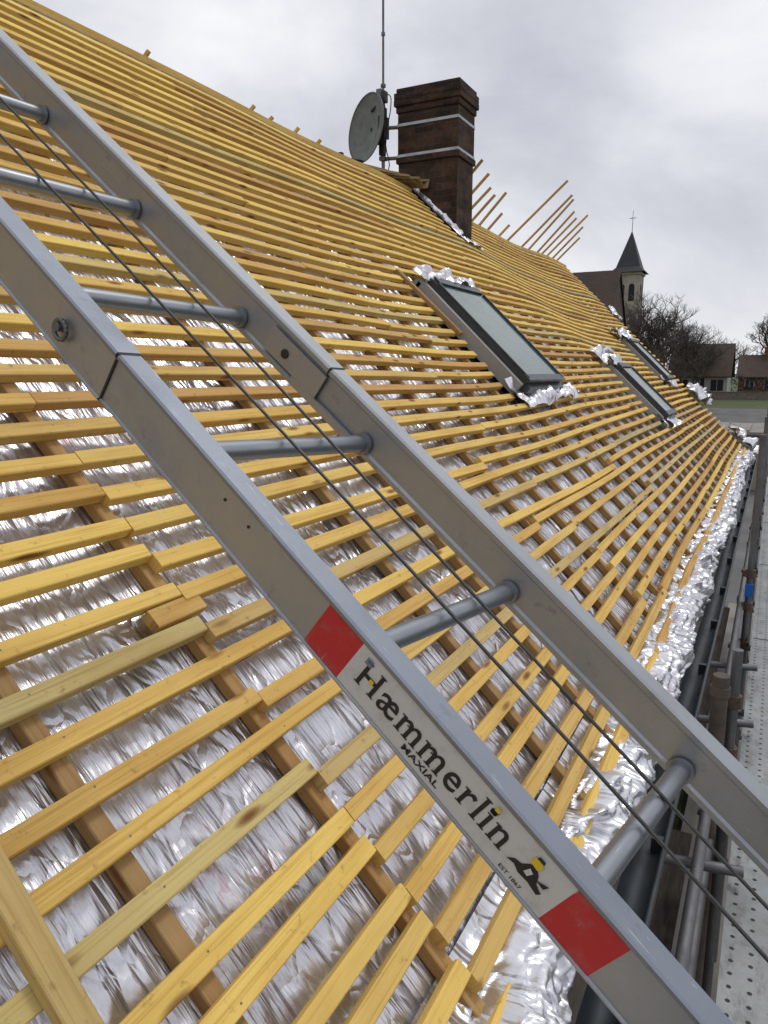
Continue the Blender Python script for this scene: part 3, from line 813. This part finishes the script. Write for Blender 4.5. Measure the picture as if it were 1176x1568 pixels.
mb=MB(); mb.box((0,95.5,gz(95.5)+.3),(22,.3,1.0)); mb.box((0,95.5,gz(95.5)+.83),(22.1,.42,.06)); mb.obj('garden_wall',[M_plaster])
mb=MB(); mb.box((-.9,38,1.2),(4.2,6,2.4)); mb.box((-.9,38,2.46),(4.6,6.4,.12)); 
for k in range(5): mb.box((-2.5+k*.8,37.6,2.56),(.10,5.0,.06))
mb.box((-.9,34.96,1.1),(1.0,.08,2.1)); mb.obj('flat_roof_shed',[M_pave])

chh=empty('church')
tx,ty=-28.0,160.0; base=gz(160); tw=2.4; tt=CZ+19.4
mb=MB(); mb.box((tx,ty,(base+tt)/2),(2*tw,2*tw,tt-base)); mb.box((tx,ty,tt-.2),(2*tw+.5,2*tw+.5,.5)); mb.box((tx,ty,tt-7.2),(2*tw+.25,2*tw+.25,.3))
for sx in(-1,1): mb.box((tx+sx*(tw-.15),ty-tw-.1,(base+tt-8)/2),(.7,.5,tt-8-base))
mb.obj('bell_tower',[M_beige],chh)
mb=MB()
for dx in(-.95,.95):
    for face in(0,1):
        hw=.55; pts=[(-hw,-1.9),(hw,-1.9)]+[(hw*math.cos(t*math.pi/8),.9+hw*math.sin(t*math.pi/8)) for t in range(9)]
        if face==0: V=[(tx+dx+a,ty-tw-.02,tt-3.6+b) for a,b in pts]
        else: V=[(tx+tw+.02,ty+dx+a,tt-3.6+b) for a,b in pts]
        mb.add(V,[tuple(range(len(V)))])
mb.obj('belfry_openings',[M_dark],chh)
mb=MB(); zs=[(tt+.05,tw+.85),(tt+1.1,tw-.1),(tt+8.0,.08)]
V=[];F=[]
for z,r in zs: V+=[(tx+sx*r,ty+sy*r,z) for sx,sy in((-1,-1),(1,-1),(1,1),(-1,1))]
for i in range(2):
    for k in range(4): F.append((i*4+k,i*4+(k+1)%4,i*4+4+(k+1)%4,i*4+4+k))
F.append((8,9,10,11)); mb.add(V,F)
mb.tube((tx,ty,tt+7.8),(tx,ty,tt+12),.07,.04,6); mb.tube((tx-.6,ty,tt+10.6),(tx+.6,ty,tt+10.6),.06,None,6)
mb.obj('slate_spire',[M_slate],chh)
mb=MB()
mb.box((tx-2,ty+11,(base+9)/2),(9,18,9-base)); mb.obj('nave_walls',[M_beige],chh)
mb=MB(); mb.add([(tx-7,ty+2,9),(tx-7,ty+20,9),(tx-2,ty+20,15),(tx-2,ty+2,15),(tx+3,ty+2,9),(tx+3,ty+20,9)],[(0,1,2,3),(4,3,2,5),(0,3,4)]); mb.obj('nave_roof',[M_tile],chh)

def tree(name,pos,h,spread,seed,dens=3,depth=6):
    rnd=random.Random(seed); mb=MB()
    def rec(p,dr,ln,r,dep):
        segs=3 if dep>2 else 2
        q=p; dd=dr.copy()
        for i in range(segs):
            dd=(dd+Vector((rnd.uniform(-.22,.22),rnd.uniform(-.22,.22),rnd.uniform(-.05,.16)))).normalized()
            nq=q+dd*ln/segs; r1=r*(1-.12*(i+1))
            mb.tube(q,nq,r*(1-.12*i),r1,8 if dep>4 else (5 if dep>2 else 3),0,False); q=nq
            if dep>0 and i<segs-1 and rnd.random()<.8:
                sd=Vector((rnd.uniform(-1,1),rnd.uniform(-1,1),rnd.uniform(-.1,.8))).normalized()
                rec(q,(dd*.5+sd*spread).normalized(),ln*rnd.uniform(.5,.75),r*.5,dep-1)
        if dep>0:
            for k in range(dens):
                sd=Vector((rnd.uniform(-1,1),rnd.uniform(-1,1),rnd.uniform(-.2,.7))).normalized()
                rec(q,(dd*.7+sd*spread).normalized(),ln*rnd.uniform(.62,.82),max(.008,r*.6),dep-1)
    rec(Vector(pos),Vector((0,0,1)),h*.27,h*.022,depth)
    return mb.obj(name,[M_bark])
tree('bare_tree',(-10.6,84,gz(84)-.2),14.2,.95,3,3,6)
tree('bare_tree.001',(-1.2,118,gz(108)-.2),14.5,.85,11,3,5)
tree('bare_tree.002',(-15.0,96,gz(92)-.2),13.0,.9,5,3,5)
tree('bare_tree.003',(-6.5,126,gz(126)-.2),10.0,.9,8,3,5)
tree('bare_tree.004',(-8.2,96,gz(96)-.2),12.0,1.0,21,3,6)
mb=MB(); rnd=random.Random(4)
for k in range(9000):
    x=rnd.uniform(-150,60); y=rnd.uniform(170,230)
    top=6.5+3.2*noise.noise(Vector((x*.06,y*.02,0)))+1.6*noise.noise(Vector((x*.3,0,3)))
    z=2.2+abs(rnd.random())**.8*max(2,top); s_=rnd.uniform(.3,1.0)
    a=Vector((rnd.uniform(-1,1),rnd.uniform(-1,1),rnd.uniform(-.3,1))).normalized()*s_; b=Vector((rnd.uniform(-1,1),rnd.uniform(-1,1),rnd.uniform(-1,1))).normalized()*s_*.5
    p=Vector((x,y,z)); mb.add([p,p+a,p+b],[(0,1,2)],[[(0,0)]*3])
mb.obj('distant_tree_line',[M_bush])
mb=MB()
for k in range(2600):
    x=rnd.uniform(-16,8); y=rnd.uniform(107.5,110.5)
    z=gb+rnd.random()*(2.2+1.6*noise.noise(Vector((x*.5,0,7)))); s_=rnd.uniform(.15,.4)
    a=Vector((rnd.uniform(-1,1),rnd.uniform(-1,1),rnd.uniform(-.3,1))).normalized()*s_; b=Vector((rnd.uniform(-1,1),rnd.uniform(-1,1),rnd.uniform(-1,1))).normalized()*s_*.6
    p=Vector((x,y,z)); mb.add([p,p+a,p+b],[(0,1,2)],[[(0,0)]*3])
mb.obj('hedge',[M_bush])

# ------------------------------------------------------------------ world / light
wd=bpy.data.worlds.new("World"); sc.world=wd; wd.use_nodes=True; nt=wd.node_tree
bg=nt.nodes['Background']; out=nt.nodes['World Output']
sky=N(nt,'ShaderNodeTexSky',sky_type='NISHITA'); sky.sun_disc=False
el=math.radians(66); az=math.radians(40)
sky.sun_elevation=el; sky.sun_rotation=az
L(nt,sky.outputs[0],bg.inputs['Color']); bg.inputs['Strength'].default_value=.06
tc=N(nt,'ShaderNodeTexCoord'); mp=N(nt,'ShaderNodeMapping'); mp.inputs['Scale'].default_value=(1,1,1.7); mp.inputs['Location'].default_value=(.8,.35,.2)
L(nt,tc.outputs['Generated'],mp.inputs['Vector'])
f=noise_n(nt,mp.outputs['Vector'],2.1,7,.52,.25)
col=ramp(nt,f,[(.34,(.55,.56,.625)),(.45,(.68,.69,.75)),(.55,(.84,.85,.89)),(.66,(.98,.985,1.0))])
# overcast luminance: dimmer near the horizon, brighter overhead
sx=N(nt,'ShaderNodeSeparateXYZ'); L(nt,tc.outputs['Generated'],sx.inputs[0])
gr=ramp(nt,sx.outputs['Z'],[(0.0,(.86,.86,.88)),(.3,(.95,.95,.96)),(.75,(1.0,1.0,1.0))])
col=mix(nt,1.0,col,gr,'MULTIPLY')
b2=N(nt,'ShaderNodeBackground'); L(nt,col,b2.inputs['Color']); b2.inputs['Strength'].default_value=1.06
ms=N(nt,'ShaderNodeMixShader'); ms.inputs[0].default_value=.94
L(nt,bg.outputs[0],ms.inputs[1]); L(nt,b2.outputs[0],ms.inputs[2]); L(nt,ms.outputs[0],out.inputs['Surface'])
sun=bpy.data.lights.new('sun','SUN'); sun.energy=1.05; sun.angle=math.radians(14); sun.color=(1,.96,.9)
so=bpy.data.objects.new('sun',sun); sc.collection.objects.link(so)
sd=Vector((math.sin(az)*math.cos(el),math.cos(az)*math.cos(el),math.sin(el)))
so.rotation_euler=sd.to_track_quat('Z','Y').to_euler(); so.location=(10,5,20)

# ------------------------------------------------------------------ camera
yaw=math.radians(27.6); pit=math.radians(10.7)
Fv=Vector((-math.sin(yaw)*math.cos(pit),math.cos(yaw)*math.cos(pit),-math.sin(pit)))
Rv=Vector((math.cos(yaw),math.sin(yaw),0)); Uv=Rv.cross(Fv)
cam=bpy.data.cameras.new('camera'); co=bpy.data.objects.new('camera',cam); sc.collection.objects.link(co)
m=Matrix((Rv,Uv,-Fv)).transposed().to_4x4(); m.translation=Vector((0,0,CZ)); co.matrix_world=m
cam.sensor_fit='VERTICAL'; cam.sensor_height=36; cam.lens=26; cam.clip_start=.02; cam.clip_end=4000
sc.camera=co
sc.view_settings.view_transform='Standard'; sc.view_settings.look='None'; sc.view_settings.exposure=0
